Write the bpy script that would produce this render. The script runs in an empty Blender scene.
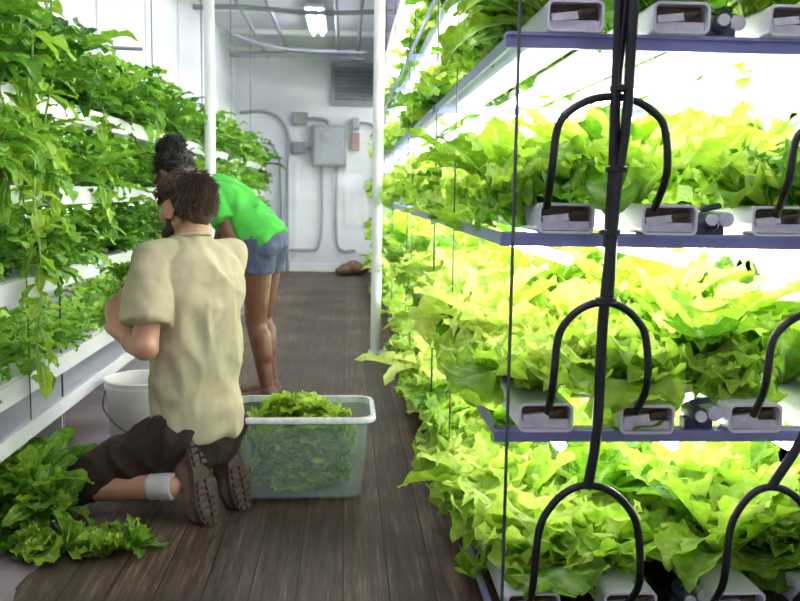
import bpy, bmesh, math, random
import numpy as np
from mathutils import Vector, Matrix, noise
rng=np.random.default_rng(7); random.seed(7)
V3=Vector
SC=bpy.context.scene
SC.view_settings.view_transform='Standard'
# ------------------------------------------------------------ materials
def nmat(name):
    m=bpy.data.materials.new(name); m.use_nodes=True
    nt=m.node_tree; b=nt.nodes['Principled BSDF']
    return m,nt,b
def mat(name,col,rough=.5,metal=0,var=.12,scale=12,bump=0,bscale=60,stretch=(1,1,1),spec=.5):
    m,nt,b=nmat(name); N=nt.nodes; L=nt.links
    tc=N.new('ShaderNodeTexCoord'); mp=N.new('ShaderNodeMapping'); mp.inputs['Scale'].default_value=stretch
    L.new(tc.outputs['Object'],mp.inputs['Vector'])
    nz=N.new('ShaderNodeTexNoise'); nz.inputs['Scale'].default_value=scale; nz.inputs['Detail'].default_value=5
    L.new(mp.outputs[0],nz.inputs['Vector'])
    cr=N.new('ShaderNodeValToRGB')
    cr.color_ramp.elements[0].position=.3; cr.color_ramp.elements[1].position=.7
    cr.color_ramp.elements[0].color=[c*(1-var) for c in col]+[1]
    cr.color_ramp.elements[1].color=[min(1,c*(1+var)) for c in col]+[1]
    L.new(nz.outputs[0],cr.inputs[0]); L.new(cr.outputs[0],b.inputs['Base Color'])
    b.inputs['Roughness'].default_value=rough; b.inputs['Metallic'].default_value=metal
    b.inputs['Specular IOR Level'].default_value=spec
    if bump:
        n2=N.new('ShaderNodeTexNoise'); n2.inputs['Scale'].default_value=bscale; n2.inputs['Detail'].default_value=4
        L.new(mp.outputs[0],n2.inputs['Vector'])
        bp=N.new('ShaderNodeBump'); bp.inputs['Strength'].default_value=bump; bp.inputs['Distance'].default_value=.01
        L.new(n2.outputs[0],bp.inputs['Height']); L.new(bp.outputs[0],b.inputs['Normal'])
    return m
def emis(name,col,st):
    m,nt,b=nmat(name); b.inputs['Base Color'].default_value=(*col,1)
    b.inputs['Emission Color'].default_value=(*col,1); b.inputs['Emission Strength'].default_value=st
    return m
def leafmat(name,dark,mid,light,rib,trans=.4,tcol=None):
    m,nt,b=nmat(name); N=nt.nodes; L=nt.links
    at=N.new('ShaderNodeAttribute'); at.attribute_name='tint'
    sp=N.new('ShaderNodeSeparateColor'); L.new(at.outputs['Color'],sp.inputs[0])
    tc=N.new('ShaderNodeTexCoord')
    nz=N.new('ShaderNodeTexNoise'); nz.inputs['Scale'].default_value=45; nz.inputs['Detail'].default_value=4
    L.new(tc.outputs['Object'],nz.inputs['Vector'])
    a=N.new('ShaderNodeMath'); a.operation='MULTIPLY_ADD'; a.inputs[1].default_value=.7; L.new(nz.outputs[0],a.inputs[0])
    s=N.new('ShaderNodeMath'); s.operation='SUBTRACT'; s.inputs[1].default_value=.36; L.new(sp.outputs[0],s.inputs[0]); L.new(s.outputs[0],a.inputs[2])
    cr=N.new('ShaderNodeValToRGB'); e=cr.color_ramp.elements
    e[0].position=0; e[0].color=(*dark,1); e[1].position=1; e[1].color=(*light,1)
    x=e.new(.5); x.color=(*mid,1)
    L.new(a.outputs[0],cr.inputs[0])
    # rib factor
    rr=N.new('ShaderNodeMapRange'); rr.inputs['From Min'].default_value=.0; rr.inputs['From Max'].default_value=.22
    rr.inputs['To Min'].default_value=.75; rr.inputs['To Max'].default_value=0
    L.new(sp.outputs[1],rr.inputs['Value'])
    uu=N.new('ShaderNodeMath'); uu.operation='SUBTRACT'; uu.inputs[0].default_value=1.05; L.new(sp.outputs[2],uu.inputs[1])
    mu=N.new('ShaderNodeMath'); mu.operation='MULTIPLY'; mu.use_clamp=True; L.new(rr.outputs[0],mu.inputs[0]); L.new(uu.outputs[0],mu.inputs[1])
    mx=N.new('ShaderNodeMix'); mx.data_type='RGBA'; L.new(mu.outputs[0],mx.inputs[0]); L.new(cr.outputs[0],mx.inputs[6]); mx.inputs[7].default_value=(*rib,1)
    L.new(mx.outputs[2],b.inputs['Base Color']); b.inputs['Roughness'].default_value=.38
    b.inputs['Specular IOR Level'].default_value=.45
    bp=N.new('ShaderNodeBump'); bp.inputs['Strength'].default_value=.6; bp.inputs['Distance'].default_value=.008
    n3=N.new('ShaderNodeTexVoronoi'); n3.inputs['Scale'].default_value=75; L.new(tc.outputs['Object'],n3.inputs['Vector'])
    L.new(n3.outputs[0],bp.inputs['Height']); L.new(bp.outputs[0],b.inputs['Normal'])
    tr=N.new('ShaderNodeBsdfTranslucent'); g=N.new('ShaderNodeMix'); g.data_type='RGBA'; g.blend_type='MULTIPLY'; g.inputs[0].default_value=1
    L.new(mx.outputs[2],g.inputs[6]); g.inputs[7].default_value=(1.0,1.0,.6,1) if tcol is None else (*tcol,1)
    L.new(g.outputs[2],tr.inputs['Color'])
    ms=N.new('ShaderNodeMixShader'); ms.inputs[0].default_value=trans
    L.new(b.outputs[0],ms.inputs[1]); L.new(tr.outputs[0],ms.inputs[2])
    L.new(ms.outputs[0],N['Material Output'].inputs['Surface'])
    return m
M={}
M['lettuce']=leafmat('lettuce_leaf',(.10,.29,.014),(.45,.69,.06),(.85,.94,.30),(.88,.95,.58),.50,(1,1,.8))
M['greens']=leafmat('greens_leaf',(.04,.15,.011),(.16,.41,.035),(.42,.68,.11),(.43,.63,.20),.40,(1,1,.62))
M['white_paint']=mat('white_paint',(.80,.80,.84),.45,var=.04,scale=3)
M['wall']=mat('wall_panel',(.71,.70,.83),.5,var=.06,scale=1.5,bump=.05,bscale=8)
M['ceil']=mat('ceiling_panel',(.60,.60,.73),.5,var=.05,scale=1.5)
M['trough']=mat('trough_plastic',(.78,.78,.85),.3,var=.05,scale=6)
M['bar']=mat('painted_steel',(.28,.31,.58),.35,metal=.3,var=.1)
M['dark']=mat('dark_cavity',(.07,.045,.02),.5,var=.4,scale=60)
M['fit']=mat('fitting_plastic',(.05,.06,.10),.3,var=.4,scale=60)
M['capp']=mat('cap_plastic',(.75,.75,.80),.2,var=.15,scale=50)
M['rubber']=mat('black_rubber',(.006,.006,.009),.35,var=.2)
M['wire']=mat('wire_steel',(.10,.11,.12),.4,metal=.6)
M['grey']=mat('grey_metal',(.20,.21,.25),.45,metal=.2,var=.1)
M['greyl']=mat('grey_light',(.27,.28,.35),.5,var=.08)
M['red']=mat('red_plastic',(.32,.20,.23),.5)
M['tube']=emis('lamp_tube_cool',(1,1,.95),26)
M['fill_tube']=emis('added_fill_tube',(1,1,.93),5.5)  # weak glow for the fill tubes added to the left rack
M['ctube']=emis('ceiling_tube',(.95,.93,1),48)
M['skin']=mat('skin_tanned',(.46,.24,.16),.5,var=.10,scale=25,bump=.08,bscale=200)
M['skind']=mat('skin_dark',(.15,.06,.035),.42,var=.12,scale=25,bump=.08,bscale=200)
M['shirt']=mat('beige_cotton',(.46,.41,.275),.85,var=.07,scale=7,bump=.14,bscale=450,spec=.15)
M['gshirt']=mat('green_cotton',(.06,.38,.05),.8,var=.10,scale=9,bump=.1,bscale=300,spec=.2)
M['short']=mat('dark_brown_canvas',(.040,.028,.024),.85,var=.2,scale=20,bump=.2,bscale=300,spec=.2)
M['denim']=mat('denim',(.06,.08,.14),.85,var=.3,scale=60,bump=.2,bscale=300)
M['sock']=mat('sock_cotton',(.50,.50,.50),.9,var=.08,scale=40)
M['boot']=mat('boot_suede',(.17,.11,.08),.8,var=.25,scale=25,bump=.2,bscale=120)
M['sole']=mat('boot_sole',(.085,.055,.042),.7,var=.25,scale=30)
M['hair']=mat('brown_hair',(.060,.030,.017),.5,var=.45,scale=60)
M['hairb']=mat('black_hair',(.008,.007,.007),.6,var=.4,scale=60)
M['eye']=mat('eye_white',(.8,.8,.8),.2,var=.02)
M['iris']=mat('iris',(.05,.03,.02),.2)
M['lip']=mat('lips',(.35,.12,.1),.5)
M['bucket']=mat('white_bucket',(.72,.70,.70),.35,var=.06)
M['stem']=mat('plant_stem',(.25,.42,.08),.5,var=.2)
M['bag']=mat('brown_bag',(.20,.12,.08),.7,var=.3)
M['root']=mat('root_clump',(.35,.12,.05),.8,var=.4,scale=80)
# tote plastic
m,nt,b=nmat('translucent_plastic'); N=nt.nodes; L=nt.links
b.inputs['Base Color'].default_value=(.66,.80,.78,1); b.inputs['Roughness'].default_value=.2
tp=N.new('ShaderNodeBsdfTransparent'); tp.inputs[0].default_value=(.95,.99,.97,1)
nz=N.new('ShaderNodeTexNoise'); nz.inputs['Scale'].default_value=6
mr=N.new('ShaderNodeMapRange'); mr.inputs['To Min'].default_value=.82; mr.inputs['To Max'].default_value=.91
L.new(nz.outputs[0],mr.inputs['Value'])
ms=N.new('ShaderNodeMixShader'); L.new(mr.outputs[0],ms.inputs[0]); L.new(b.outputs[0],ms.inputs[1]); L.new(tp.outputs[0],ms.inputs[2])
L.new(ms.outputs[0],N['Material Output'].inputs['Surface']); M['tote']=m
# floor
m,nt,b=nmat('plank_floor'); N=nt.nodes; L=nt.links
tc=N.new('ShaderNodeTexCoord'); sx=N.new('ShaderNodeSeparateXYZ'); L.new(tc.outputs['Object'],sx.inputs[0])
def MATH(op,a,bv=None,cv=None):
    n=N.new('ShaderNodeMath'); n.operation=op
    for i,x in enumerate((a,bv,cv)):
        if x is None: continue
        if isinstance(x,(int,float)): n.inputs[i].default_value=x
        else: L.new(x,n.inputs[i])
    return n.outputs[0]
xs=MATH('MULTIPLY',sx.outputs[0],8.6); fl=MATH('FLOOR',xs); fr=MATH('FRACT',xs)
wn=N.new('ShaderNodeTexWhiteNoise'); wn.noise_dimensions='1D'; L.new(fl,wn.inputs['W'])
mp=N.new('ShaderNodeMapping'); mp.inputs['Scale'].default_value=(45,2.2,1); L.new(tc.outputs['Object'],mp.inputs['Vector'])
g1=N.new('ShaderNodeTexNoise'); g1.inputs['Scale'].default_value=1.3; g1.inputs['Detail'].default_value=8; g1.inputs['Roughness'].default_value=.75; L.new(mp.outputs[0],g1.inputs['Vector'])
g2=N.new('ShaderNodeTexNoise'); g2.inputs['Scale'].default_value=2.2; g2.inputs['Detail'].default_value=6; L.new(tc.outputs['Object'],g2.inputs['Vector'])
t=MATH('MULTIPLY_ADD',wn.outputs['Value'],.24,MATH('MULTIPLY',g1.outputs[0],1.8)); t=MATH('MULTIPLY_ADD',g2.outputs[0],.9,MATH('SUBTRACT',t,1.0))
cr=N.new('ShaderNodeValToRGB'); e=cr.color_ramp.elements
e[0].position=.15; e[0].color=(.017,.010,.007,1); e[1].position=.98; e[1].color=(.28,.19,.14,1)
q=e.new(.5); q.color=(.078,.050,.037,1); L.new(t,cr.inputs[0])
seam=MATH('LESS_THAN',MATH('ABSOLUTE',MATH('SUBTRACT',fr,.5)),.48)
mx=N.new('ShaderNodeMix'); mx.data_type='RGBA'; L.new(seam,mx.inputs[0]); mx.inputs[6].default_value=(.014,.009,.007,1); L.new(cr.outputs[0],mx.inputs[7])
cr2=N.new('ShaderNodeValToRGB'); e=cr2.color_ramp.elements; e[0].position=.3; e[0].color=(.14,.11,.11,1); e[1].position=.7; e[1].color=(.36,.31,.36,1); L.new(g2.outputs[0],cr2.inputs[0])
side=MATH('LESS_THAN',MATH('MULTIPLY_ADD',g2.outputs[0],.25,sx.outputs[0]),-.70)
mx2=N.new('ShaderNodeMix'); mx2.data_type='RGBA'; L.new(side,mx2.inputs[0]); L.new(mx.outputs[2],mx2.inputs[6]); L.new(cr2.outputs[0],mx2.inputs[7])
L.new(mx2.outputs[2],b.inputs['Base Color'])
rr=MATH('MULTIPLY_ADD',g1.outputs[0],.35,.38); L.new(rr,b.inputs['Roughness']); b.inputs['Specular IOR Level'].default_value=.35
bp=N.new('ShaderNodeBump'); bp.inputs['Strength'].default_value=.4; bp.inputs['Distance'].default_value=.004
L.new(MATH('ADD',MATH('MULTIPLY',seam,1.0),MATH('MULTIPLY',g1.outputs[0],.5)),bp.inputs['Height']); L.new(bp.outputs[0],b.inputs['Normal'])
M['floor']=m
# ------------------------------------------------------------ geometry helpers
def perp(d):
    d=d.normalized(); r=V3((0,0,1)) if abs(d.z)<.9 else V3((1,0,0))
    a=d.cross(r).normalized(); return a,d.cross(a).normalized()
def crom(P,k=6):
    P=[V3(p) for p in P]; Q=[P[0]*2-P[1]]+P+[P[-1]*2-P[-2]]; out=[]
    for i in range(1,len(Q)-2):
        for j in range(k):
            t=j/k; p0,p1,p2,p3=Q[i-1],Q[i],Q[i+1],Q[i+2]
            out.append(.5*((2*p1)+(p2-p0)*t+(2*p0-5*p1+4*p2-p3)*t*t+(3*p1-p0-3*p2+p3)*t**3))
    out.append(P[-1]); return out
class G:
    def __init__(s): s.V=[]; s.F=[]
    def add(s,V,F):
        o=len(s.V); s.V+=[tuple(v) for v in V]; s.F+=[tuple(i+o for i in f) for f in F]; return s
    def obox(s,c,a,b,d):
        c,a,b,d=map(V3,(c,a,b,d))
        V=[c+a*i+b*j+d*k for i in(-1,1) for j in(-1,1) for k in(-1,1)]
        return s.add(V,[(0,1,3,2),(4,6,7,5),(0,4,5,1),(2,3,7,6),(0,2,6,4),(1,5,7,3)])
    def box(s,x0,x1,y0,y1,z0,z1):
        return s.obox(((x0+x1)/2,(y0+y1)/2,(z0+z1)/2),((x1-x0)/2,0,0),(0,(y1-y0)/2,0),(0,0,(z1-z0)/2))
    def rings(s,R,cap=True,closed=False):
        n=len(R[0]); V=[p for r in R for p in r]; F=[]
        m=len(R)
        for i in range(m-1 if not closed else m):
            k=(i+1)%m
            for j in range(n): F.append((i*n+j,i*n+(j+1)%n,k*n+(j+1)%n,k*n+j))
        if cap and not closed:
            F.append(tuple(range(n-1,-1,-1))); F.append(tuple((m-1)*n+j for j in range(n)))
        return s.add(V,F)
    def loft(s,secs,n=24,cap=True):
        R=[]
        for c,a,b in secs:
            c,a,b=V3(c),V3(a),V3(b)
            R.append([c+a*math.cos(2*math.pi*j/n)+b*math.sin(2*math.pi*j/n) for j in range(n)])
        return s.rings(R,cap)
    def tube(s,P,r,n=8,k=6,sm=True):
        P=[V3(p) for p in P]
        if sm and len(P)>2: Q=crom(P,k)
        else: Q=P
        m=len(Q); rs=[r]*m if not isinstance(r,(list,tuple)) else [r[0]+(r[1]-r[0])*i/(m-1) for i in range(m)]
        d=(Q[1]-Q[0]).normalized(); a,b=perp(d); R=[]
        for i in range(m):
            d=(Q[min(i+1,m-1)]-Q[max(i-1,0)]).normalized()
            a=(a-d*a.dot(d)).normalized(); b=d.cross(a)
            R.append([Q[i]+(a*math.cos(2*math.pi*j/n)+b*math.sin(2*math.pi*j/n))*rs[i] for j in range(n)])
        return s.rings(R)
    def cap(s,p1,p2,r1,r2,n=16,h=5):
        p1,p2=V3(p1),V3(p2); d=(p2-p1).normalized(); a,b=perp(d); R=[]
        for p,r,t0,t1 in((p1,r1,-88,0),(p2,r2,0,88)):
            for i in range(h+1):
                t=math.radians(t0+(t1-t0)*i/h); q=p+d*r*math.sin(t); rr=r*math.cos(t)
                R.append([q+(a*math.cos(2*math.pi*j/n)+b*math.sin(2*math.pi*j/n))*rr for j in range(n)])
        return s.rings(R)
    def ell(s,c,a,b,d,n=20,h=12):
        c,a,b,d=map(V3,(c,a,b,d)); R=[]
        for i in range(h+1):
            t=math.radians(-88+176*i/h)
            R.append([c+d*math.sin(t)+(a*math.cos(2*math.pi*j/n)+b*math.sin(2*math.pi*j/n))*math.cos(t) for j in range(n)])
        return s.rings(R)
    def lathe(s,c,prof,n=40,closed=False):
        c=V3(c); return s.rings([[c+V3((r*math.cos(2*math.pi*j/n),r*math.sin(2*math.pi*j/n),z)) for j in range(n)] for r,z in prof],cap=not closed,closed=closed)
def empty(name,loc):
    o=bpy.data.objects.new(name,None); o.location=loc; o.empty_display_size=.1; SC.collection.objects.link(o); return o
def fin(name,me,mt,parent,smooth):
    for mm in (mt if isinstance(mt,list) else [mt]): me.materials.append(mm)
    if smooth: me.polygons.foreach_set('use_smooth',[True]*len(me.polygons))
    o=bpy.data.objects.new(name,me); SC.collection.objects.link(o)
    if parent:
        o.parent=parent; o.matrix_parent_inverse=Matrix.Translation(-parent.location)
    return o
def rawmesh(name,g):
    me=bpy.data.meshes.new(name); me.from_pydata(g.V,[],g.F); me.update()
    bm=bmesh.new(); bm.from_mesh(me); bmesh.ops.recalc_face_normals(bm,faces=bm.faces); bm.to_mesh(me); bm.free()
    return me
def obj(name,g,mt,parent=None,smooth=False,bev=0):
    o=fin(name,rawmesh(name,g),mt,parent,smooth)
    if bev:
        m=o.modifiers.new('bevel','BEVEL'); m.width=bev; m.segments=2; m.limit_method='ANGLE'
    if smooth:
        try: o.data.set_sharp_from_angle(angle=math.radians(45))
        except Exception: pass
    return o
def remesh(name,g,vox,mt,parent=None,it=4,disp=None):
    me=rawmesh(name+'_src',g); t=bpy.data.objects.new('tmp',me); SC.collection.objects.link(t)
    m=t.modifiers.new('r','REMESH'); m.mode='VOXEL'; m.voxel_size=vox; m.adaptivity=0
    s=t.modifiers.new('s','SMOOTH'); s.factor=.5; s.iterations=it
    dg=bpy.context.evaluated_depsgraph_get()
    m2=bpy.data.meshes.new_from_object(t.evaluated_get(dg)); bpy.data.objects.remove(t); m2.name=name
    if disp:
        m2.update(); nn=[v.normal.copy() for v in m2.vertices]
        for v,n in zip(m2.vertices,nn): v.co+=n*disp(v.co,n)
        m2.update()
    return fin(name,m2,mt,parent,True)
# ------------------------------------------------------------ leaf machinery
def leaf(L,W,nu,nv,e0,bend,ruf,freq,cup=.2,lobe=0,shade=.5,ph=0,p=1.25,q=.7):
    u=np.linspace(0,1,nu+1)[:,None]; v=np.linspace(-1,1,nv+1)[None,:]
    ang=(e0-bend*u[:,0]**1.3); du=L/nu
    r=np.concatenate([[0],np.cumsum(np.cos(ang[:-1])*du)]); z=np.concatenate([[0],np.cumsum(np.sin(ang[:-1])*du)])
    w=W*np.sin(np.pi*(.045+.945*u**p))**q
    if lobe: w=w*(1+lobe*np.sin(2*np.pi*4.5*u+ph))
    ra=ruf*np.abs(v)**2.0*np.minimum(1,u*2.2); fq=freq
    h=cup*w*v**2+ra*(np.sin(2*np.pi*fq*u+ph+1.5*v)+.55*np.sin(2*np.pi*2.1*fq*u+1.7*ph-2*v))+.15*ruf*np.sin(9*v+11*u+ph)
    Y=v*w*(1-.14*np.sin(2*np.pi*fq*1.6*u+ph)*np.abs(v)**2)
    X=r[:,None]-np.sin(ang)[:,None]*h+.35*ra*np.cos(2*np.pi*fq*u+ph)+0*v; Z=z[:,None]+np.cos(ang)[:,None]*h
    P=np.stack([X,Y+0*u,Z],-1).reshape(-1,3)
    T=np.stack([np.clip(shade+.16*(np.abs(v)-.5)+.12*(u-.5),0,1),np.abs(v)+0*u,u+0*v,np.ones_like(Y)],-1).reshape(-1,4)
    i,j=np.meshgrid(np.arange(nu),np.arange(nv),indexing='ij'); a=(i*(nv+1)+j).ravel()
    F=np.stack([a,a+1,a+nv+2,a+nv+1],-1)
    return P,T,F
def Rz(a): c,s=math.cos(a),math.sin(a); return np.array([[c,-s,0],[s,c,0],[0,0,1.]])
def Rx(a): c,s=math.cos(a),math.sin(a); return np.array([[1,0,0],[0,c,-s],[0,s,c]])
def Ry(a): c,s=math.cos(a),math.sin(a); return np.array([[c,0,s],[0,1,0],[-s,0,c]])
def cat(L):
    P=[];T=[];F=[];o=0
    for p,t,f in L: P.append(p);T.append(t);F.append(f+o);o+=len(p)
    return np.concatenate(P),np.concatenate(T),np.concatenate(F)
U=lambda a,b: float(rng.uniform(a,b))
def plant(kind,lod):
    out=[]
    if kind=='lettuce':
        n=(10,16,18)[lod]; nu,nv=((6,4),(14,8),(30,12))[lod]
        for i in range(n):
            f=i/n; Lf=.19*(1-.45*f)*U(.75,1.2); e=math.radians(22+60*f+U(-12,12))
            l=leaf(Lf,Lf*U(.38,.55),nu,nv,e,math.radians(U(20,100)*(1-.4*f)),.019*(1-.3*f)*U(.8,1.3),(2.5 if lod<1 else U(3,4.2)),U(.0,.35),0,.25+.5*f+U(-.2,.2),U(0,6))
            out.append(((l[0])@(Rz(i*2.4+U(-.3,.3)).T),l[1],l[2]))
    elif kind=='romaine':
        n=(9,14,16)[lod]; nu,nv=((5,3),(12,6),(22,8))[lod]
        for i in range(n):
            f=i/n; Lf=.26*(1-.3*f)*U(.75,1.2); e=math.radians(42+42*f+U(-14,10))
            l=leaf(Lf,Lf*U(.12,.23),nu,nv,e,math.radians(U(15,95)),.009,U(3,4.5),U(.2,.6),U(0,.28),.2+.5*f+U(-.22,.2),U(0,6),1.35,.8)
            out.append(((l[0])@(Rz(i*2.4+U(-.3,.3)).T),l[1],l[2]))
    elif kind=='basil':
        n=(15,24,24)[lod]; nu,nv=((4,2),(8,4),(8,4))[lod]
        for i in range(n):
            f=i/n; Lf=U(.055,.125); e=math.radians(U(-15,60))
            l=leaf(Lf,Lf*U(.22,.40),nu,nv,e,math.radians(U(30,95)),.007,U(1.5,2.5),U(.1,.5),U(0,.3),U(.05,.95),U(0,6),1.0,.9)
            hgt=.02+.21*f; off=np.array([.02+.04*U(0,1),0,hgt])
            out.append(((l[0]+off)@(Rz(i*2.4+U(-.3,.3)).T),l[1],l[2]))
    return cat(out)
VAR={(k,l):[plant(k,l) for _ in range(7)] for k in('lettuce','romaine','basil') for l in(0,1,2)}
def npmesh(name,P,T,F,mt,parent=None):
    me=bpy.data.meshes.new(name); n=len(P); me.vertices.add(n); me.vertices.foreach_set('co',P.astype(np.float32).ravel())
    me.loops.add(F.size); me.loops.foreach_set('vertex_index',F.astype(np.int32).ravel())
    me.polygons.add(len(F)); me.polygons.foreach_set('loop_start',np.arange(len(F),dtype=np.int32)*4)
    me.update(calc_edges=True); me.validate()
    a=me.attributes.new('tint','FLOAT_COLOR','POINT'); a.data.foreach_set('color',T.astype(np.float32).ravel())
    return fin(name,me,mt,parent,True)
def inst(kind,lod,pos,s=1,rz=None,tilt=(0,0),dt=0):
    P,T,F=VAR[(kind,lod)][int(rng.integers(7))]
    R=Rx(tilt[0])@Ry(tilt[1])@Rz(U(0,6.28) if rz is None else rz)
    T=T.copy(); T[:,0]=np.clip(T[:,0]+dt,0,1)
    return (P*s)@R.T+np.array(pos),T,F
# ------------------------------------------------------------ room
XL,XR,Y0,Y1,H=-1.36,1.12,-1.2,11.3,2.7
obj('floor',G().box(XL-.1,XR+.1,Y0,Y1+.1,-.1,0),M['floor'])
obj('ceiling',G().box(XL-.1,XR+.1,Y0,Y1+.1,H,H+.1),M['ceil'])
def wall_side(name,x0,x1,xi,sg):
    g=G().box(x0,x1,Y0,Y1,0,H)
    y=.3
    while y<Y1: g.box(min(xi,xi+sg*.012),max(xi,xi+sg*.012),y,y+.05,0,H); y+=1.2
    obj(name,g,M['wall'])
wall_side('wall_left',XL-.1,XL,XL,1); wall_side('wall_right',XR,XR+.1,XR,-1)
g=G().box(XL-.1,XR+.1,Y1,Y1+.1,0,H)
for x in(-.62,.0,.62): g.box(x-.02,x+.02,Y1-.012,Y1,0,H)
obj('wall_back',g,M['wall'])
obj('baseboard_back',G().box(XL,XR,Y1-.03,Y1-.001,0,.10),M['white_paint'])
g=G()
for y in np.arange(1.5,11.2,1.2): g.box(XL,XR,y,y+.06,H-.05,H)
obj('trim_1',g,M['white_paint'],bev=.004)
# ceiling pipes
e=empty('ceiling_pipework',(-.4,6,2.5))
g=G()
for x,z in((-.95,2.60),(-.70,2.62),(-.10,2.60),(.12,2.58)): g.tube([(x,0,z),(x,11.2,z)],.018,10)
g.tube([(-1.3,7.9,2.52),(-.9,7.9,2.53),(-.3,7.9,2.50),(.25,7.9,2.52)],.022,10)
g.tube([(-1.3,10.3,2.48),(-.9,10.3,2.5),(-.2,10.3,2.5),(.2,10.3,2.48)],.03,10)
g.tube([(-1.2,9.3,2.56),(-.9,9.6,2.50),(-.5,9.7,2.46),(.2,9.7,2.45)],.016,10)
for y in(5.9,7.0): g.tube([(-1.3,y,2.55),(.25,y,2.55)],.015,8)
obj('pipes',g,M['greyl'],e,True)
e=empty('wall_conduit',(-1.1,3.9,1.6))
obj('pipe',G().tube([(-1.345,3.9,2.18),(-1.2,3.9,1.64),(-1.05,3.9,1.585),(-.85,3.9,1.575)],.008,8),M['greyl'],e,True)
# ceiling lights
for i,(x,y) in enumerate([(-.3,1.2),(-.3,3.9),(-.3,6.3),(-.3,8.9)]):
    e=empty('fluorescent_light_fixture',(x,y,H-.06))
    obj('housing',G().box(x-.09,x+.09,y-.65,y+.65,H-.085,H-.052),M['white_paint'],e,bev=.005)
    obj('tubes',G().tube([(x-.045,y-.6,H-.105),(x-.045,y+.6,H-.105)],.014,8).tube([(x+.045,y-.6,H-.105),(x+.045,y+.6,H-.105)],.014,8),M['ctube'],e,True)
# support poles
for x,y in((.190,5.55),(-.82,5.55)):
    e=empty('support_pole',(x,y,0))
    obj('post',G().tube([(x,y,0.01),(x,y,H-.01)],.032,16),M['white_paint'],e,True)
    obj('plates',G().box(x-.045,x+.045,y-.045,y+.045,0,.012).box(x-.07,x+.07,y-.07,y+.07,H-.012,H-.0),M['white_paint'],e)
# back wall equipment
yb=Y1-.012
e=empty('electrical_panel',(-.2,yb-.08,1.55))
g=G().box(-.42,.0,yb-.16,yb-.001,1.30,1.80); obj('box',g,M['grey'],e,bev=.01)
obj('door_face',G().box(-.39,-.03,yb-.175,yb-.16,1.33,1.77).box(-.06,-.045,yb-.2,yb-.175,1.5,1.6).box(-.3,-.2,yb-.19,yb-.175,1.6,1.7),M['greyl'],e,bev=.004)
e=empty('switch_box',(-.6,yb,1.7))
obj('body',G().box(-.66,-.48,yb-.1,yb,1.80,1.95).box(-.66,-.50,yb-.1,yb,1.46,1.60),M['grey'],e,bev=.008)
e=empty('control_box',(.13,yb,1.7))
obj('body',G().box(.06,.16,yb-.09,yb,1.50,1.72),M['red'],e,bev=.008); obj('lid',G().box(.07,.15,yb-.12,yb,1.76,1.90),M['greyl'],e,bev=.008)
e=empty('electrical_conduit',(-.3,yb,1.2))
g=G()
g.tube([(-.48,yb-.05,1.88),(-.35,yb-.05,1.88),(-.25,yb-.05,1.86),(-.22,yb-.05,1.8)],.018,10)
g.tube([(-.5,yb-.05,1.53),(-.42,yb-.05,1.53)],.018,10)
g.tube([(-.30,yb-.05,1.30),(-.30,yb-.05,.55),(-.34,yb-.05,.32),(-.42,yb-.05,.27),(-.7,yb-.05,.27)],.018,10)
g.tube([(-.12,yb-.05,1.30),(-.12,yb-.05,.45),(-.05,yb-.05,.27),(.12,yb-.05,.27)],.018,10)
g.tube([(-.72,yb-.05,.0),(-.72,yb-.05,1.2),(-.70,yb-.05,1.6),(-.80,yb-.05,1.85),(-1.0,yb-.05,1.95),(-1.3,yb-.05,1.93)],.022,10)
g.tube([(-.78,yb-.05,.0),(-.8,yb-.05,1.1),(-.83,yb-.05,1.4),(-.95,yb-.05,1.6)],.018,10)
g.tube([(.16,yb-.05,1.85),(.32,yb-.05,1.8),(.40,yb-.05,1.5),(.34,yb-.05,1.2),(.30,yb-.05,1.0),(.38,yb-.05,.8)],.018,10)
obj('pipes',g,M['greyl'],e,True)
e=empty('air_vent',(.05,yb,2.3))
g=G().box(-.2,.4,yb-.05,yb,2.04,2.10).box(-.2,.4,yb-.05,yb,2.50,2.56).box(-.2,-.15,yb-.05,yb,2.1,2.5).box(.35,.4,yb-.05,yb,2.1,2.5)
for i in range(8): g.obox((.1,yb-.03,2.13+.048*i),(.25,0,0),(0,.02,-.01),(0,.002,.004))
obj('louvres',g,M['greyl'],e); obj('back',G().box(-.15,.35,yb-.008,yb,2.1,2.5),M['grey'],e)
e=empty('tool_bag',(.10,10.9,0))
remesh('body',G().ell((.10,10.9,.075),(.19,0,0),(0,.11,0),(0,0,.075)).ell((-.02,10.85,.055),(.11,0,0),(0,.09,0),(0,0,.055)),.012,M['bag'],e,3,lambda c,n:.012*noise.noise(c*14))
obj('strap',G().tube([(-.02,10.85,.10),(.06,10.85,.16),(.14,10.87,.155),(.22,10.87,.10)],.010,8),M['bag'],e,True)
# ------------------------------------------------------------ right rack
RX0,RX1,RY0,RY1=.32,1.08,1.80,11.1
LV=[.105,.505,.91,1.30,1.70]; TX=[.415,.62,.85]
er=empty('hydroponic_rack',((RX0+RX1)/2,6,0))
g=G()
for z in LV:
    for y in [RY0]+list(np.arange(3.3,11.1,1.5)):
        g.box(RX0-.01,RX1,y-.003,y+.003,z-.014,z+.014); g.box(RX0-.01,RX1,y-.02,y+.025,z+.008,z+.014)
    g.box(RX0-.004,RX0+.004,RY0,RY1,z-.014,z+.012)
obj('cross_bars',g,M['bar'],er)
g=G()
for y in [1.74]+list(np.arange(3.3,11.1,1.5)):
    g.tube([(RX0+.005,y,0),(RX0+.005,y,H)],.0035,6); g.tube([(RX1-.01,y+.06,0),(RX1-.01,y+.06,H)],.0035,6)
for y in (2.5,4.1): g.tube([(RX0-.02,y,.3),(RX0-.02,y,H)],.002,6)
obj('suspension_wires',g,M['wire'],er,True)
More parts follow.
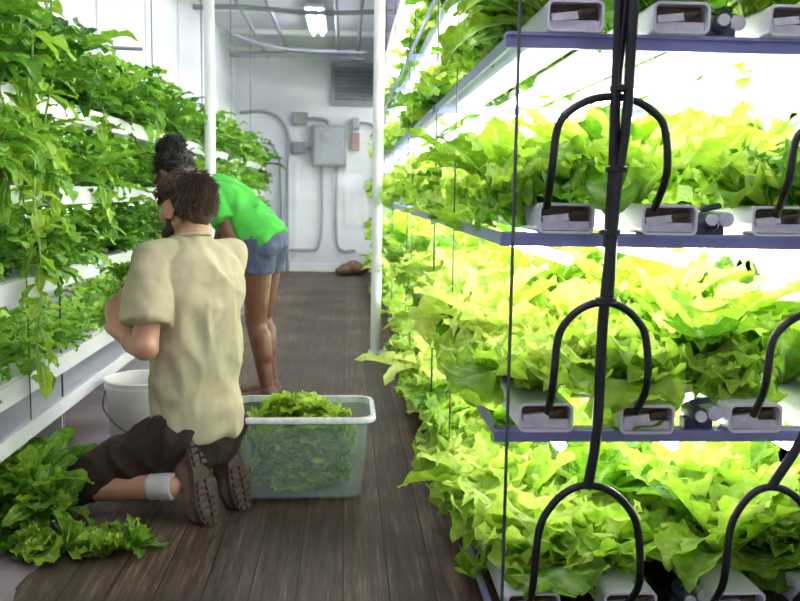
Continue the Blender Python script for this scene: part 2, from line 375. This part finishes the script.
def rrect(cx,cz,hx,hz,r,n=4):
    P=[]
    for sx_,sz_,a0 in((1,1,0),(-1,1,90),(-1,-1,180),(1,-1,270)):
        for i in range(n+1):
            a=math.radians(a0+90*i/n); P.append((cx+sx_*(hx-r)+r*math.cos(a),cz+sz_*(hz-r)+r*math.sin(a)))
    return P
def trough(gt,gd,gc,cx,z0,y0,y1,hw=.056,hh=.032):
    cz=z0+hh
    o=rrect(cx,cz,hw,hh,.012); i_=rrect(cx,cz,hw-.005,hh-.005,.009)
    R=[[V3((x,y1,z)) for x,z in o],[V3((x,y0,z)) for x,z in o],[V3((x,y0,z)) for x,z in i_],[V3((x,y0+.05,z)) for x,z in i_]]
    gt.rings(R)
    if gd is not None:
        gc.box(cx-hw+.006,cx+hw-.006,y0+.014,y0+.02,cz-hh+.006,cz-.006)
        gc.obox((cx-.02,y0+.012,cz+.000),(.026,0,.003),(0,.006,0),(-.001,0,.007))
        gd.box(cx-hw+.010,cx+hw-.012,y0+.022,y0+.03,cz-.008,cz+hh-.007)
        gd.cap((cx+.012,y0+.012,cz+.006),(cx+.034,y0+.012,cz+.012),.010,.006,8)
gt,gd,gc,gf=G(),G(),G(),G()
for li,z in enumerate(LV):
    for ti,x in enumerate(TX):
        trough(gt,gd,gc,x+[-.02,-.005,.02,.025,.03][li],z+.014,RY0-.03-U(0,.02),RY1,hh=.030)
    x=TX[2]+.165; trough(gt,gd,gc,x,z+.014,RY0-.02,RY1,.04)
    x=.74; gf.cap((x,RY0+.0,z+.04),(x,RY0+.05,z+.04),.020,.020,12); gf.box(x-.03,x+.03,RY0+.0,RY0+.03,z+.014,z+.035)
    gf.cap((x-.012,RY0+.01,z+.066),(x+.02,RY0+.01,z+.072),.007,.007,8)
    gc.tube([(x+.035,RY0+.0,z+.045),(x+.035,RY0+.09,z+.045)],.016,12); gc.tube([(x-.005,RY0-.02,z+.045),(x-.005,RY0-.028,z+.045)],.012,10)
obj('growing_troughs',gt,M['trough'],er,True); obj('trough_cavities',gd,M['dark'],er,True); obj('trough_end_caps',gc,M['capp'],er,True); obj('trough_fittings',gf,M['fit'],er,True)
g=G()
for z in LV[1:]+[2.12]:
    for x in(.47,.72,.98):
        for k in range(6):
            y=1.88+k*1.53; g.tube([(x,y,z-.045),(x,y+1.42,z-.045)],.013,8)
obj('grow_and_fill_tubes',g,M['tube'],er,True)
obj('top_rail',G().box(RX0,RX1,RY0,RY1,2.14,2.17),M['white_paint'],er)
# drip hoses at front
eh=empty('irrigation_hose',(.50,1.70,1.0)); g=G(); yf=1.70
g.tube([(.520,yf,2.66),(.522,yf,1.75),(.518,yf,1.42),(.505,yf,1.2),(.505,yf-.01,.95),(.498,yf,.75),(.497,yf,.58),(.492,yf,.50),(.482,yf,.425)],.0105,10)
g.tube([(.540,yf,2.66),(.537,yf-.015,1.7),(.525,yf-.02,1.4),(.524,yf-.012,1.15),(.508,yf-.015,1.0),(.505,yf-.01,.80)],.010,10)
g.tube([(.505,yf,2.66),(.508,yf+.01,1.7),(.498,yf-.01,1.35),(.500,yf-.01,1.1),(.499,yf,.9)],.007,8)
def arch(x0,xm,x1,zb,zt):
    h=zt-zb; P=[(x0+.004,RY0-.05,zb-.01),(x0,yf,zb+.06)]
    for i in range(1,8):
        t=math.pi*i/8; cxx=xm-(xm-x0)*math.cos(t) if t<math.pi/2 else xm-(x1-xm)*math.cos(t)
        P.append((cxx,yf,zb+.10+(h-.10)*math.sin(t)**.9))
    P+=[(x1,yf,zb+.06),(x1-.004,RY0-.05,zb-.01)]
    g.tube(P,.0078,10,4)
arch(.388,.500,.610,.985,1.185); arch(.405,.498,.592,.575,.795); arch(.380,.482,.596,.17,.430)
arch(.85,.95,1.045,.975,1.155); arch(.83,.93,1.03,.570,.780); arch(.77,.855,.955,.17,.425)
g.tube([(.98,yf,2.66),(.97,yf-.01,1.3),(.955,yf,1.15),(.95,yf,.9),(.945,yf,.77),(.94,yf,.62),(.91,yf,.52),(.855,yf,.425)],.010,10)
obj('hoses',g,M['rubber'],eh,True)
g=G()
for z,x in((1.38,.519),(1.2,.512),(1.05,.51),(.93,.503),(.8,.501)): g.lathe((x,yf-.005,z),[(.018,-.006),(.021,-.004),(.021,.004),(.018,.006)],14)
obj('cable_ties',g,M['rubber'],eh,True)
# lettuce on right rack
L_=[]
for li,z in enumerate(LV):
    for ti,x in enumerate(TX+[1.0]):
        y=RY0+.11+(.04 if ti%2 else 0)
        while y<RY1-.1:
            lod=2 if y<2.9 else (1 if y<4.6 else 0); kd='lettuce' if rng.random()<(.68 if ti<1 else .45) else 'romaine'
            s=U(.85,1.35)*(.78 if li==4 else (1.12 if li<2 else (1.05 if li==2 else .92)))
            if ti==0: s*=.88
            tl=(U(-.2,.18),U(-.2,.2)-((.10 if li<2 else .18) if ti==0 else 0))
            if not(li==4 and rng.random()<.3):
                L_.append(inst(kd,lod,(x+U(-.02,.02)+(.01 if ti==0 else 0),y,z+.07),s,None,tl,U(-.42,.30)+(.08 if li<2 else -.03)))
            y+=.130 if lod else .160
P,T,F=cat(L_); P[:,0]=np.minimum(P[:,0],XR-.015)
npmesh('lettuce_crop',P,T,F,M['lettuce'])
# ------------------------------------------------------------ left rack
LX=-1.0; LL=[.40,.70,.985,1.28]
el=empty('hydroponic_rack',(-1.18,6,0))
gt=G(); gw=G(); g=G(); gl=G()
for z in LL:
    for x in(-1.055,-1.215): trough(gt,None,None,x,z-.04,1.5,11.1,.06,.03)
    gt.box(-.992,-.984,1.5,11.1,z-.045,z+.018)
    for y in np.arange(1.6,11.2,1.6): g.box(XL,LX+.005,y-.015,y+.015,z-.055,z-.04)
    if z>.5:
        for k in range(6): gl.tube([(-1.14,1.7+k*1.55,z-.075),(-1.14,3.1+k*1.55,z-.075)],.012,8)  # added fill tubes, put under the shelves to brighten the left rack
gt.box(-1.33,-.955,1.5,11.1,.235,.26); gt.box(-.965,-.955,1.5,11.1,.26,.285)
for y in np.arange(1.6,11.2,1.6): gt.box(-1.33,-1.0,y-.015,y+.015,.0,.235)
obj('growing_troughs',gt,M['trough'],el,True); obj('cross_bars',g,M['bar'],el); obj('grow_and_fill_tubes',gl,M['fill_tube'],el,True)  # the tubes here are added fill light for the left shelves
for y in np.arange(1.6,11.2,1.6)[1:]: gw.tube([(LX,y,0),(LX,y,H)],.0035,6)
gw.tube([(-.98,2.82,.26),(-.98,2.82,H)],.002,6)
obj('suspension_wires',gw,M['wire'],el,True)
L_=[]
for li,z in enumerate(LL):
    for ti,x in enumerate((-1.07,-1.21)):
        y=1.7+.06*ti
        while y<11.1:
            near=y<5.2
            s=U(.8,1.15)*(1.2 if li==3 else (1.0 if li else .66))
            tl=(U(-.2,.2),U(-.1,.35)+((.14 if li>1 else .02) if ti==0 else .0))
            kd='basil' if rng.random()<.72 else 'romaine'
            L_.append(inst(kd,1 if near else 0,(x+U(-.02,.04)-(.02 if li==1 else 0),y,z+.01),s,None,tl,U(-.35,.25)+(.25 if li==0 else 0)))
            y+=.105 if near else .14
for _ in range(430):
    y=1.8+9*rng.random()**1.6; z=LL[int(rng.integers(1,4))]; l=leaf(U(.07,.14),U(.018,.03),8,4,math.radians(U(-40,40)),math.radians(U(30,90)),.006,2.5,.3,U(0,.3),U(.1,.8),U(0,6),1,.9)
    L_.append((l[0]@Rz(U(-.9,.9)).T+np.array([-.99+U(-.05,.03),y,z+U(.03,.22)]),l[1],l[2]))
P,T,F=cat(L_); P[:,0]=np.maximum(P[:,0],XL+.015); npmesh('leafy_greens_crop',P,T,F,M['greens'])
# hanging vines
def vine(x,y,z0,z1,n,nm):
    ev=empty(nm,(x,y,z1)); pts=[(x-.05,y,z0+.03)]
    k=8
    for i in range(k+1): pts.append((x+U(-.015,.015),y+U(-.015,.015),z0+(z1-z0)*i/k))
    obj('stem',G().tube(pts,.0035,6),M['stem'],ev,True)
    out=[]
    for i in range(n):
        f=i/n; q=np.array([x,y,z0+(z1-z0)*f]); l=leaf(U(.06,.13),U(.014,.028),8,4,math.radians(U(-60,20)),math.radians(U(20,70)),.004,2,.4,U(0,.3),U(.1,.6),U(0,6),1.,1)
        out.append((l[0]@Rz(i*2.4+U(-.4,.4)).T+q,l[1],l[2]))
    P,T,F=cat(out); npmesh('leaves',P,T,F,M['lettuce'],ev)
vine(-.93,2.78,1.45,.42,46,'hanging_vine'); vine(-.945,2.98,1.36,.72,30,'hanging_vine'); vine(-.95,3.6,1.3,.8,18,'hanging_vine'); vine(-.95,2.60,1.32,.9,20,'hanging_vine')
# ------------------------------------------------------------ tote
cx,cy=-.140,2.965; et=empty('plastic_tote',(cx,cy,0))
def rr2(hx,hy,r,z): return [V3((cx+x,cy+y,z)) for x,y in rrect(0,0,hx,hy,r,6)]
R=[rr2(.185,.115,.04,.004),rr2(.200,.130,.045,.012),rr2(.218,.145,.05,.255),rr2(.222,.149,.05,.257),rr2(.232,.160,.055,.263),rr2(.235,.163,.055,.275),rr2(.232,.160,.055,.282),rr2(.218,.146,.05,.281),rr2(.214,.141,.048,.255),rr2(.197,.127,.043,.018),rr2(.18,.11,.04,.014)]
g=G().rings(R); obj('tub',g,M['tote'],et,True)
g=G().rings([rr2(.234,.160,.055,.262),rr2(.241,.167,.055,.266),rr2(.243,.169,.057,.276),rr2(.238,.164,.055,.284),rr2(.226,.152,.05,.284),rr2(.226,.152,.05,.262)],cap=False,closed=True)
obj('rim',g,M['capp'],et,True)
L_=[]
for k in range(6):
    for _ in range(18 if k<4 else (14 if k==4 else 6)):
        lim=.17+.012*k if k<4 else (.14 if k==4 else .08)
        L_.append(inst('lettuce' if rng.random()<.7 else 'romaine',1,(cx+U(-lim,lim)+(-.02 if k>3 else 0),cy+U(-.09,.07)-.0,.03+.048*k),U(.34,.48),None,(U(-.5,.5),U(-.5,.5)),U(-.1,.15) if k<3 else U(-.05,.15)))
P,T,F=cat(L_); 
def soft(a,l): return l*np.tanh(a/l)
P[:,0]=cx+soft((P[:,0]-cx)*1.2,.200); P[:,1]=cy+soft((P[:,1]-cy)*1.1,.126); P[:,2]=np.maximum(P[:,2],.02)
npmesh('harvested_lettuce',P,T,F,M['lettuce'])
# floor pile
L_=[]
for _ in range(15):
    L_.append(inst('lettuce' if rng.random()<.4 else 'romaine',1,(U(-.99,-.88),U(2.55,2.85),.03+U(0,.07)),U(.6,.9),None,(U(-.6,.6),U(-.3,.6)),U(-.5,-.2)))
for x,y in((-.76,2.41),(-.70,2.44),(-.64,2.40),(-.82,2.40),(-.88,2.44),(-.58,2.42)):
    L_.append(inst('romaine' if rng.random()<.5 else 'lettuce',2,(x,y,.012),U(.42,.52),None,(U(-.6,.6),U(-.6,.6)),U(-.35,-.05)))
P,T,F=cat(L_); P[:,2]=np.maximum(P[:,2],.006+.004*np.sin(P[:,0]*90)); npmesh('lettuce_pile',P,T,F,M['lettuce'])
L_=[]
for _ in range(50):
    l=leaf(U(.02,.05),U(.006,.013),5,2,.1,.4,.003,2,.1,0,U(.1,.6),U(0,6)); x=U(-.98,-.62)
    L_.append((l[0]@Rz(U(0,6)).T+np.array([x,U(2.9,5.5),.006]),l[1],l[2]))
P,T,F=cat(L_); npmesh('fallen_leaves',P,T,F,M['greens'])
# bucket
bx,by=-.78,3.48; eb=empty('bucket',(bx,by,0))
obj('pail',G().lathe((bx,by,0),[(.02,.003),(.12,.003),(.125,.01),(.137,.235),(.144,.235),(.145,.25),(.141,.25),(.140,.26),(.147,.262),(.148,.272),(.141,.275),(.136,.272),(.124,.02),(.02,.016)]),M['bucket'],eb,True)
obj('handle',G().tube([(bx+.145,by,.225),(bx+.125,by-.09,.16),(bx,by-.16,.09),(bx-.125,by-.09,.16),(bx-.145,by,.225)],.003,6),M['wire'],eb,True)
# ------------------------------------------------------------ people
def hand(g,w,d,n,t,curl=(35,45,35),s=1,spread=.10,thc=25):
    w,d,n,t=V3(w),V3(d).normalized(),V3(n),V3(t)
    n=(n-d*n.dot(d)).normalized(); t2=d.cross(n); t=t2 if t2.dot(t)>0 else -t2
    g.loft([(w-d*.01*s,t*.024*s,n*.017*s),(w+d*.02*s,t*.030*s,n*.016*s),(w+d*.055*s,t*.040*s,n*.015*s),(w+d*.085*s,t*.040*s,n*.012*s),(w+d*.093*s,t*.036*s,n*.009*s)],16)
    for i,ln in enumerate((.072,.080,.074,.058)):
        off=.032-.0213*i; p=w+d*(.082 if i<3 else .076)*s+t*off*s; dr=(d+t*spread*(1.5-i)).normalized(); a=0; r=.0088 if i<3 else .0078
        ax=dr.cross(n).normalized()
        for k,fr_ in enumerate((.45,.30,.25)):
            a+=math.radians(curl[k]); dd=Matrix.Rotation(a,3,ax)@dr; q=p+dd*ln*fr_*s; g.cap(p,q,r*(1-.08*k)*s,r*(1-.08*(k+1))*s,10,3); p=q
    p=w+d*.022*s+t*.026*s; dr=(d*.7+t*.75+n*.25).normalized()
    for k,(ln,r) in enumerate(((.040,.0125),(.032,.0105),(.026,.009))):
        q=p+dr*ln*s; g.cap(p,q,r*s,r*.88*s,10,3); p=q; dr=(dr+d*.35+n*.35*math.radians(thc)).normalized()
def head(g,c,f,l,u,s=1):
    P=lambda a,b,d: V3(c)+(f*a+l*b+u*d)*s
    def E(a,b,d,ra,rb,rd): g.ell(P(a,b,d),f*ra*s,l*rb*s,u*rd*s)
    E(-.012,0,.028,.095,.076,.088); E(.025,0,-.03,.062,.058,.080)
    g.cap(P(.03,0,-.07),P(.068,0,-.09),.035*s,.022*s); g.cap(P(.0,.045,-.05),P(.05,.02,-.088),.02*s,.02*s); g.cap(P(.0,-.045,-.05),P(.05,-.02,-.088),.02*s,.02*s)
    g.cap(P(.086,0,.01),P(.106,0,-.026),.008*s,.0125*s); g.cap(P(.092,.010,-.03),P(.092,-.010,-.03),.009*s,.009*s)
    g.cap(P(.078,-.035,.02),P(.078,.035,.02),.012*s,.012*s); g.cap(P(.086,-.018,-.058),P(.086,.018,-.058),.007*s,.007*s); g.cap(P(.085,-.016,-.068),P(.085,.016,-.068),.008*s,.008*s)
    for k in(-1,1): E(.05,.036*k,-.025,.03,.026,.028); g.ell(P(-.005,.082*k,-.010),(f*.019+l*.008*k)*s,l*.008*s-f*.003*k*s,u*.033*s)
def face_bits(par,c,f,l,u,s,lipm):
    P=lambda a,b,d: V3(c)+(f*a+l*b+u*d)*s
    g=G(); gi=G()
    for k in(-1,1): g.ell(P(.076,.031*k,.0),f*.012*s,l*.013*s,u*.0095*s,12,8); gi.ell(P(.0865,.031*k,.0),f*.003*s,l*.006*s,u*.006*s,10,6)
    obj('eyes',g,M['eye'],par,True); obj('irises',gi,M['iris'],par,True)
    obj('mouth',G().cap(P(.091,-.016,-.063),P(.091,.016,-.063),.0045*s,.0045*s,8,3),lipm,par,True)
def clumps(c,f,l,u,rad,n,ln,w,flow,pred,curl=0):
    g=G(); k=0
    while k<n:
        v=V3((random.gauss(0,1),random.gauss(0,1),random.gauss(0,1))).normalized()
        if not pred(v): continue
        k+=1
        p=V3(c)+f*v.x*rad[0]+l*v.y*rad[1]+u*v.z*rad[2]; nr=(f*v.x/rad[0]+l*v.y/rad[1]+u*v.z/rad[2]).normalized()
        fl=flow(v); rd=V3((random.uniform(-1,1),random.uniform(-1,1),random.uniform(-1,1)))
        d=(nr*.25+fl+rd*(.28+curl)).normalized(); L0=ln*random.uniform(.6,1.3)
        rd2=V3((random.uniform(-1,1),random.uniform(-1,1),random.uniform(-1,1)))
        p0=p-nr*.004; p1=p0+d*L0*.5; p2=p1+(d-nr*.35+rd2*(.2+curl)).normalized()*L0*.5
        g.tube([p0,p1,p2],[w,w*.15],4,2)
    return g
# ---- man
em=empty('kneeling_man',(-.45,2.75,0))
F0=V3((-.707,.707,0)); L0=V3((-.707,-.707,0)); Zu=V3((0,0,1))
tc_=lambda z: V3((-.452-.025*(z-.2)/.6, 2.765+.05*(z-.2)/.6, z))
def torso(g,spec,fe=0):
    for_=[(tc_(z)+F0*o,L0*(a+fe),F0*(b+fe)) for z,a,b,o in spec]; g.loft(for_,32)
body=G()
torso(body,[(.17,.09,.07,0),(.20,.12,.09,0),(.28,.135,.10,0),(.36,.13,.095,0),(.46,.122,.09,.0),(.58,.14,.10,.005),(.68,.15,.105,0),(.76,.14,.09,0),(.80,.10,.065,0),(.845,.055,.05,.0)])
lsh=tc_(.775)+L0*.145; rsh=tc_(.775)-L0*.140
lel=V3((-.575,2.60,.545)); lwr=V3((-.705,2.76,.580)); rel=V3((-.46,3.07,.56)); rwr=V3((-.655,3.03,.61))
for a,b_,c_ in((lsh,lel,lwr),(rsh,rel,rwr)):
    body.cap(a,b_,.043,.038); body.cap(b_,c_,.040,.026); mid=b_.lerp(c_,.3); body.cap(b_,mid,.040,.042)
hl,hr=V3((-.505,2.71,.25)),V3((-.40,2.82,.25)); kl,kr=V3((-.82,2.73,.095)),V3((-.68,3.02,.085)); al,ar=V3((-.52,2.645,.115)),V3((-.44,2.80,.125))
for h_,k_,a_ in((hl,kl,al),(hr,kr,ar)):
    body.cap(h_,k_,.078,.055); body.cap(k_,a_,.052,.036); body.cap(k_.lerp(a_,.25),k_.lerp(a_,.5),.050,.048)
hf=V3((-.80,.58,-.18)).normalized(); hlft=Zu.cross(hf).normalized(); hu=hf.cross(hlft).normalized()
hc=V3((-.503,2.865,.945)); HS=.93
body.cap(tc_(.80),hc-hu*.07-hf*.02,.058,.053)
head(body,hc,hf,hlft,hu,HS)
hand(body,lwr,V3((-.10,.45,.75)),V3((.6,.6,-.3)),V3((.8,-.3,.2)),(30,45,35))
hand(body,rwr,V3((-.75,-.35,.35)),V3((-.1,-.8,-.5)),V3((-.2,0,.9)),(30,45,35))
remesh('body',body,.0045,M['skin'],em,3)
face_bits(em,hc,hf,hlft,hu,HS,M['lip'])
def wr(sc,amp,fine=0):
    def f(c,n):
        q=V3((c.x*1.0+c.z*.45,c.y,c.z*.6-c.x*.4))*sc; q+=V3((noise.noise(c*6),noise.noise(c*6+V3((5,5,5))),0))*.5
        a=noise.noise(q); b=noise.noise(q*1.9+V3((3,1,7))); d=noise.noise(V3((c.x-c.z*.5,c.y,c.z*.9))*sc*2.2)
        return amp*((1-2.0*math.sqrt(a*a+.006))*1.1+b*.45-.3)+fine*(1-3*math.sqrt(d*d+.004))
    return f
sh=G()
torso(sh,[(.245,.140,.108,-.005),(.265,.147,.113,-.005),(.34,.145,.113,-.005),(.44,.145,.113,0),(.54,.152,.117,0),(.66,.168,.124,0),(.74,.172,.120,0),(.79,.150,.10,0),(.825,.095,.075,0),(.85,.064,.060,.0)],0)
for a,b_ in((lsh,lel),(rsh,rel)):
    q=a.lerp(b_,.74); d=(b_-a).normalized(); p_,r_=perp(d)
    sh.cap(a+(tc_(.79)-a)*.45,a,.062,.064)
    sh.cap(a,a.lerp(b_,.2),.064,.066)
    sh.loft([(a.lerp(b_,.05),p_*.064,r_*.064),(a.lerp(b_,.35),p_*.070,r_*.066),(q,p_*.078,r_*.072)],24)
remesh('t_shirt',sh,.0055,M['shirt'],em,4,wr(9.5,.014,.0014))
g=G(); c0=tc_(.855)
pts=[c0+L0*.062*math.cos(t)+F0*.058*math.sin(t)+Zu*(-.012*math.sin(t)) for t in np.linspace(0,2*math.pi,25)]
g.tube(pts,.006,8,2); obj('collar',g,M['shirt'],em,True)
st=G()
torso(st,[(.15,.09,.075,0),(.18,.125,.095,0),(.24,.142,.108,0),(.30,.135,.103,0),(.34,.13,.10,0)])
for h_,k_,a_ in((hl,kl,al),(hr,kr,ar)):
    e2=k_.lerp(a_,.14); d=(e2-k_).normalized(); p_,r_=perp(d)
    st.cap(h_,k_,.092,.068); st.loft([(k_,p_*.066,r_*.066),(e2+Zu*.01,p_*.064,r_*.060)],20)
remesh('shorts',st,.006,M['short'],em,4,wr(12,.010,.001))
def boot(par,heel,T,N_,hgt=.09,nm='boot',sc=1):
    T=T.normalized(); N_=(N_-T*N_.dot(T)).normalized(); S=T.cross(N_)
    P=lambda x,y,z: heel+(T*x+S*y-N_*z)*sc
    T1,S1,N1=T*sc,S*sc,N_*sc
    g=G()
    g.ell(P(.05,0,.055),T1*.052,S1*.038,N1*.05); g.ell(P(.21,0,.045),T1*.075,S1*.048,N1*.040); g.cap(P(.06,0,.07),P(.2,0,.045),.042*sc,.036*sc)
    g.cap(P(.045,0,.06),P(.055,0,.06+hgt),.044*sc,.047*sc)
    remesh(nm,g,.006,M['boot'],par,3,lambda c,n:.0035*noise.noise(c*30))
    so=[(0,.028),(.02,.038),(.06,.036),(.11,.033),(.17,.046),(.22,.050),(.26,.042),(.285,.022)]
    lp=[(x,y) for x,y in so]+[(x,-y) for x,y in reversed(so)]
    g=G(); g.rings([[P(x,y,.018) for x,y in lp],[P(x,y,.0) for x,y in lp]])
    for x in np.arange(.015,.28,.022):
        w=np.interp(x,[a for a,_ in so],[b for _,b in so])-.004
        if .085<x<.125: continue
        for k in(-1,1): g.obox(P(x,k*w*.52,-.004),T1*.007,S1*w*.40,N1*.006)
    obj(nm+'_sole',g,M['sole'],par)
    g=G()
    for i in range(5): 
        x=.11+.02*i; g.tube([P(x,-.025,.085-.006*i),P(x+.006,0,.094-.007*i),P(x,.025,.085-.006*i)],.003,6)
    obj(nm+'_laces',g,M['sole'],par,True)
def sock(par,a,b_,nm):
    d=(b_-a).normalized(); p_,r_=perp(d)
    remesh(nm,G().loft([(a,p_*.043,r_*.043),(a.lerp(b_,.5),p_*.041,r_*.041),(b_,p_*.041,r_*.041)],18),.005,M['sock'],par,2,lambda c,n:.003*noise.noise(V3((c.x*60,c.y*20,c.z*20))))
for i,(k_,a_,hx) in enumerate(((kl,al,V3((-.450,2.655,.262))),(kr,ar,V3((-.365,2.785,.262))))):
    boot(em,hx,V3((.20,-.08,-.95)),V3((.80,-.50,.30)),.05,'boot_%d'%(i+1),.93)
    sock(em,k_.lerp(a_,.80),a_+(a_-k_)*.05,'sock_%d'%(i+1))
Pm=lambda a,b,d: hc+(hf*a+hlft*b+hu*d)*HS
g=G().ell(Pm(-.02,0,.036),hf*.090,hlft*.077,hu*.086).ell(Pm(-.062,0,-.028),hf*.038,hlft*.053,hu*.045)
remesh('hair_base',g,.006,M['hair'],em,3,lambda c,n:.006*noise.noise(c*45))
def prd(v): 
    return (v.z>.12 and v.x<.8) or (v.x<-.2 and v.z>-.7)
def hflow(v):
    d=(hf*v.x+hlft*v.y)*(.9 if v.z>.3 else .2)+hu*(-.8+.5*v.z); return d if v.z<.85 else d+hf*.4
g=clumps(Pm(-.02,0,.03),hf,hlft,hu,(.090,.077,.088),3000,.030,.0030,hflow,prd)
obj('hair',g,M['hair'],em,True)
g=G().ell(Pm(.045,0,-.075),hf*.051,hlft*.053,hu*.041).cap(Pm(.015,.058,-.02),Pm(.03,.048,-.07),.010,.018).cap(Pm(.015,-.058,-.02),Pm(.03,-.048,-.07),.010,.018).cap(Pm(.092,-.02,-.048),Pm(.092,.02,-.048),.006,.006)
remesh('beard',g,.005,M['hair'],em,3,lambda c,n:.004*noise.noise(c*70))
g=clumps(Pm(.04,0,-.072),hf,hlft,hu,(.053,.055,.042),500,.018,.0022,lambda v:hu*-.6,lambda v:v.z<.2)
obj('beard_strands',g,M['hair'],em,True)
# seedling held
es=empty('plant_cutting',(-.71,2.88,.67))
obj('stem',G().tube([(-.68,2.86,.61),(-.69,2.88,.67),(-.71,2.89,.73)],.004,6),M['stem'],es,True)
remesh('roots',G().ell((-.69,2.875,.665),(.022,0,0),(0,.02,0),(0,0,.035)),.004,M['root'],es,1,lambda c,n:.012*noise.noise(c*90))
out=[]
for i in range(12):
    l=leaf(U(.05,.09),U(.015,.025),7,4,math.radians(U(10,60)),math.radians(U(20,80)),.005,2.5,.3,.1,U(.3,.8),U(0,6)); out.append((l[0]@Rz(i*2.4).T+np.array([-.71,2.89,.70+.004*i]),l[1],l[2]))
P,T,F=cat(out); npmesh('leaves',P,T,F,M['greens'],es)
# ---- woman
ew=empty('bending_woman',(-.38,4.1,0))
Lw=V3((-.25,-.97,0)).normalized(); hp=V3((-.372,4.12,.76)); sc_=V3((-.60,4.27,.99)); ax=(sc_-hp).normalized(); Bw=ax.cross(Lw).normalized()
wp=lambda t: hp.lerp(sc_,t)
def tw(g,spec):
    g.loft([(wp(t)+Bw*o,Lw*a,Bw*b) for t,a,b,o in spec],28)
body=G()
tw(body,[(-.22,.09,.06,0),(-.12,.13,.09,0),(.0,.145,.10,0),(.2,.125,.09,0),(.42,.11,.08,0),(.65,.125,.09,0),(.85,.13,.085,0),(1.0,.115,.065,0),(1.12,.06,.045,0)])
wl=sc_+Lw*.135-Zu*.03+V3((.04,0,0)); wr_=sc_-Lw*.135-Zu*.02
els=(V3((-.470,4.00,.705)),V3((-.62,4.50,.75))); wrs=(V3((-.62,4.06,.53)),V3((-.76,4.40,.57)))
for a,b_,c_ in((wl,els[0],wrs[0]),(wr_,els[1],wrs[1])):
    body.cap(a,b_,.038,.033); body.cap(b_,c_,.034,.022)
    dd=(c_-b_).normalized(); hand(body,c_,dd,V3((0,.6,-.6)),V3((-.2,-.5,.4)),(25,35,30),.9)
hjl,hjr=hp+Lw*.075,hp-Lw*.075
kn=(V3((-.405,4.07,.41)),V3((-.395,4.25,.41))); an=(V3((-.345,4.04,.08)),V3((-.345,4.21,.08)))
for h_,k_,a_ in((hjl,kn[0],an[0]),(hjr,kn[1],an[1])):
    body.cap(h_,k_,.075,.050); body.cap(k_,a_,.048,.029); c1=k_.lerp(a_,.2)+V3((.012,-.01,0)); c2=k_.lerp(a_,.48)+V3((.008,-.006,0)); body.cap(c1,c2,.047,.042)
    body.cap(a_,a_+V3((-.13,.02,-.045)),.030,.025)
wf=V3((-.86,.38,-.25)).normalized(); wlf=Zu.cross(wf).normalized(); wu=wf.cross(wlf).normalized(); wc=V3((-.825,4.36,1.075))
body.cap(sc_,wc-wu*.06-wf*.03,.05,.045); head(body,wc,wf,wlf,wu,.94)
remesh('body',body,.0045,M['skind'],ew,5); face_bits(ew,wc,wf,wlf,wu,.94,M['lip'])
s2=G(); tw(s2,[(-.08,.150,.116,0),(.05,.155,.119,0),(.25,.144,.112,.006),(.45,.134,.106,.01),(.65,.144,.112,.005),(.85,.150,.105,0),(1.0,.135,.085,0),(1.10,.085,.065,0),(1.18,.058,.052,0)])
for a,b_ in((wl,els[0]),(wr_,els[1])):
    d=(b_-a).normalized(); p_,r_=perp(d); q=a.lerp(b_,.42)
    s2.cap(a+(wp(.95)-a)*.4,a,.054,.054); s2.loft([(a,p_*.054,r_*.054),(q,p_*.060,r_*.058)],20)
remesh('t_shirt',s2,.0055,M['gshirt'],ew,4,wr(10,.013,.0012))
s3=G(); tw(s3,[(-.26,.10,.07,0),(-.16,.138,.10,0),(.0,.150,.109,0),(.1,.145,.105,0)])
for h_,k_ in((hjl,kn[0]),(hjr,kn[1])):
    d=(k_-h_).normalized(); p_,r_=perp(d); s3.loft([(h_-d*.03,p_*.075,r_*.075),(h_,p_*.085,r_*.085),(h_.lerp(k_,.36),p_*.078,r_*.078)],20)
remesh('denim_shorts',s3,.006,M['denim'],ew,3,wr(16,.004))
for i,a_ in enumerate(an):
    T_=V3((-.97,.15,0)); boot(ew,V3((a_.x,a_.y,.010))-T_.normalized()*.05,T_,V3((0,0,-1)),.03,'shoe_%d'%(i+1),.85)
Pw=lambda a,b,d: wc+wf*a+wlf*b+wu*d
g=G().ell(Pw(-.022,0,.034),wf*.096,wlf*.084,wu*.088).ell(Pw(-.06,0,-.02),wf*.04,wlf*.055,wu*.045).ell(Pw(-.03,0,.115),wf*.062,wlf*.062,wu*.042)
remesh('hair_base',g,.006,M['hairb'],ew,3,lambda c,n:.012*noise.noise(c*55))
g=clumps(Pw(-.03,0,.12),wf,wlf,wu,(.062,.062,.042),700,.030,.004,lambda v:wu*.1,lambda v:v.z>-.5,.7)
g2=clumps(Pw(-.022,0,.034),wf,wlf,wu,(.096,.085,.09),500,.025,.004,lambda v:wu*.1,prd,.5); g.add(g2.V,g2.F)
obj('hair',g,M['hairb'],ew,True)
# ------------------------------------------------------------ world + camera
w=bpy.data.worlds.new('world'); SC.world=w; w.use_nodes=True
w.node_tree.nodes['Background'].inputs[0].default_value=(.94,.91,1,1); w.node_tree.nodes['Background'].inputs[1].default_value=.7
cam=bpy.data.cameras.new('camera'); co=bpy.data.objects.new('camera',cam); SC.collection.objects.link(co)
cam.sensor_width=36; cam.lens=40.5; cam.clip_start=.05
cam.dof.use_dof=True; cam.dof.focus_distance=2.35; cam.dof.aperture_fstop=5.6
R=Matrix.Rotation(math.radians(-3.5),4,'Z')@Matrix.Rotation(math.radians(90-6.85),4,'X')@Matrix.Rotation(math.radians(.9),4,'Z')
co.matrix_world=Matrix.Translation((0,0,1.0))@R
SC.camera=co
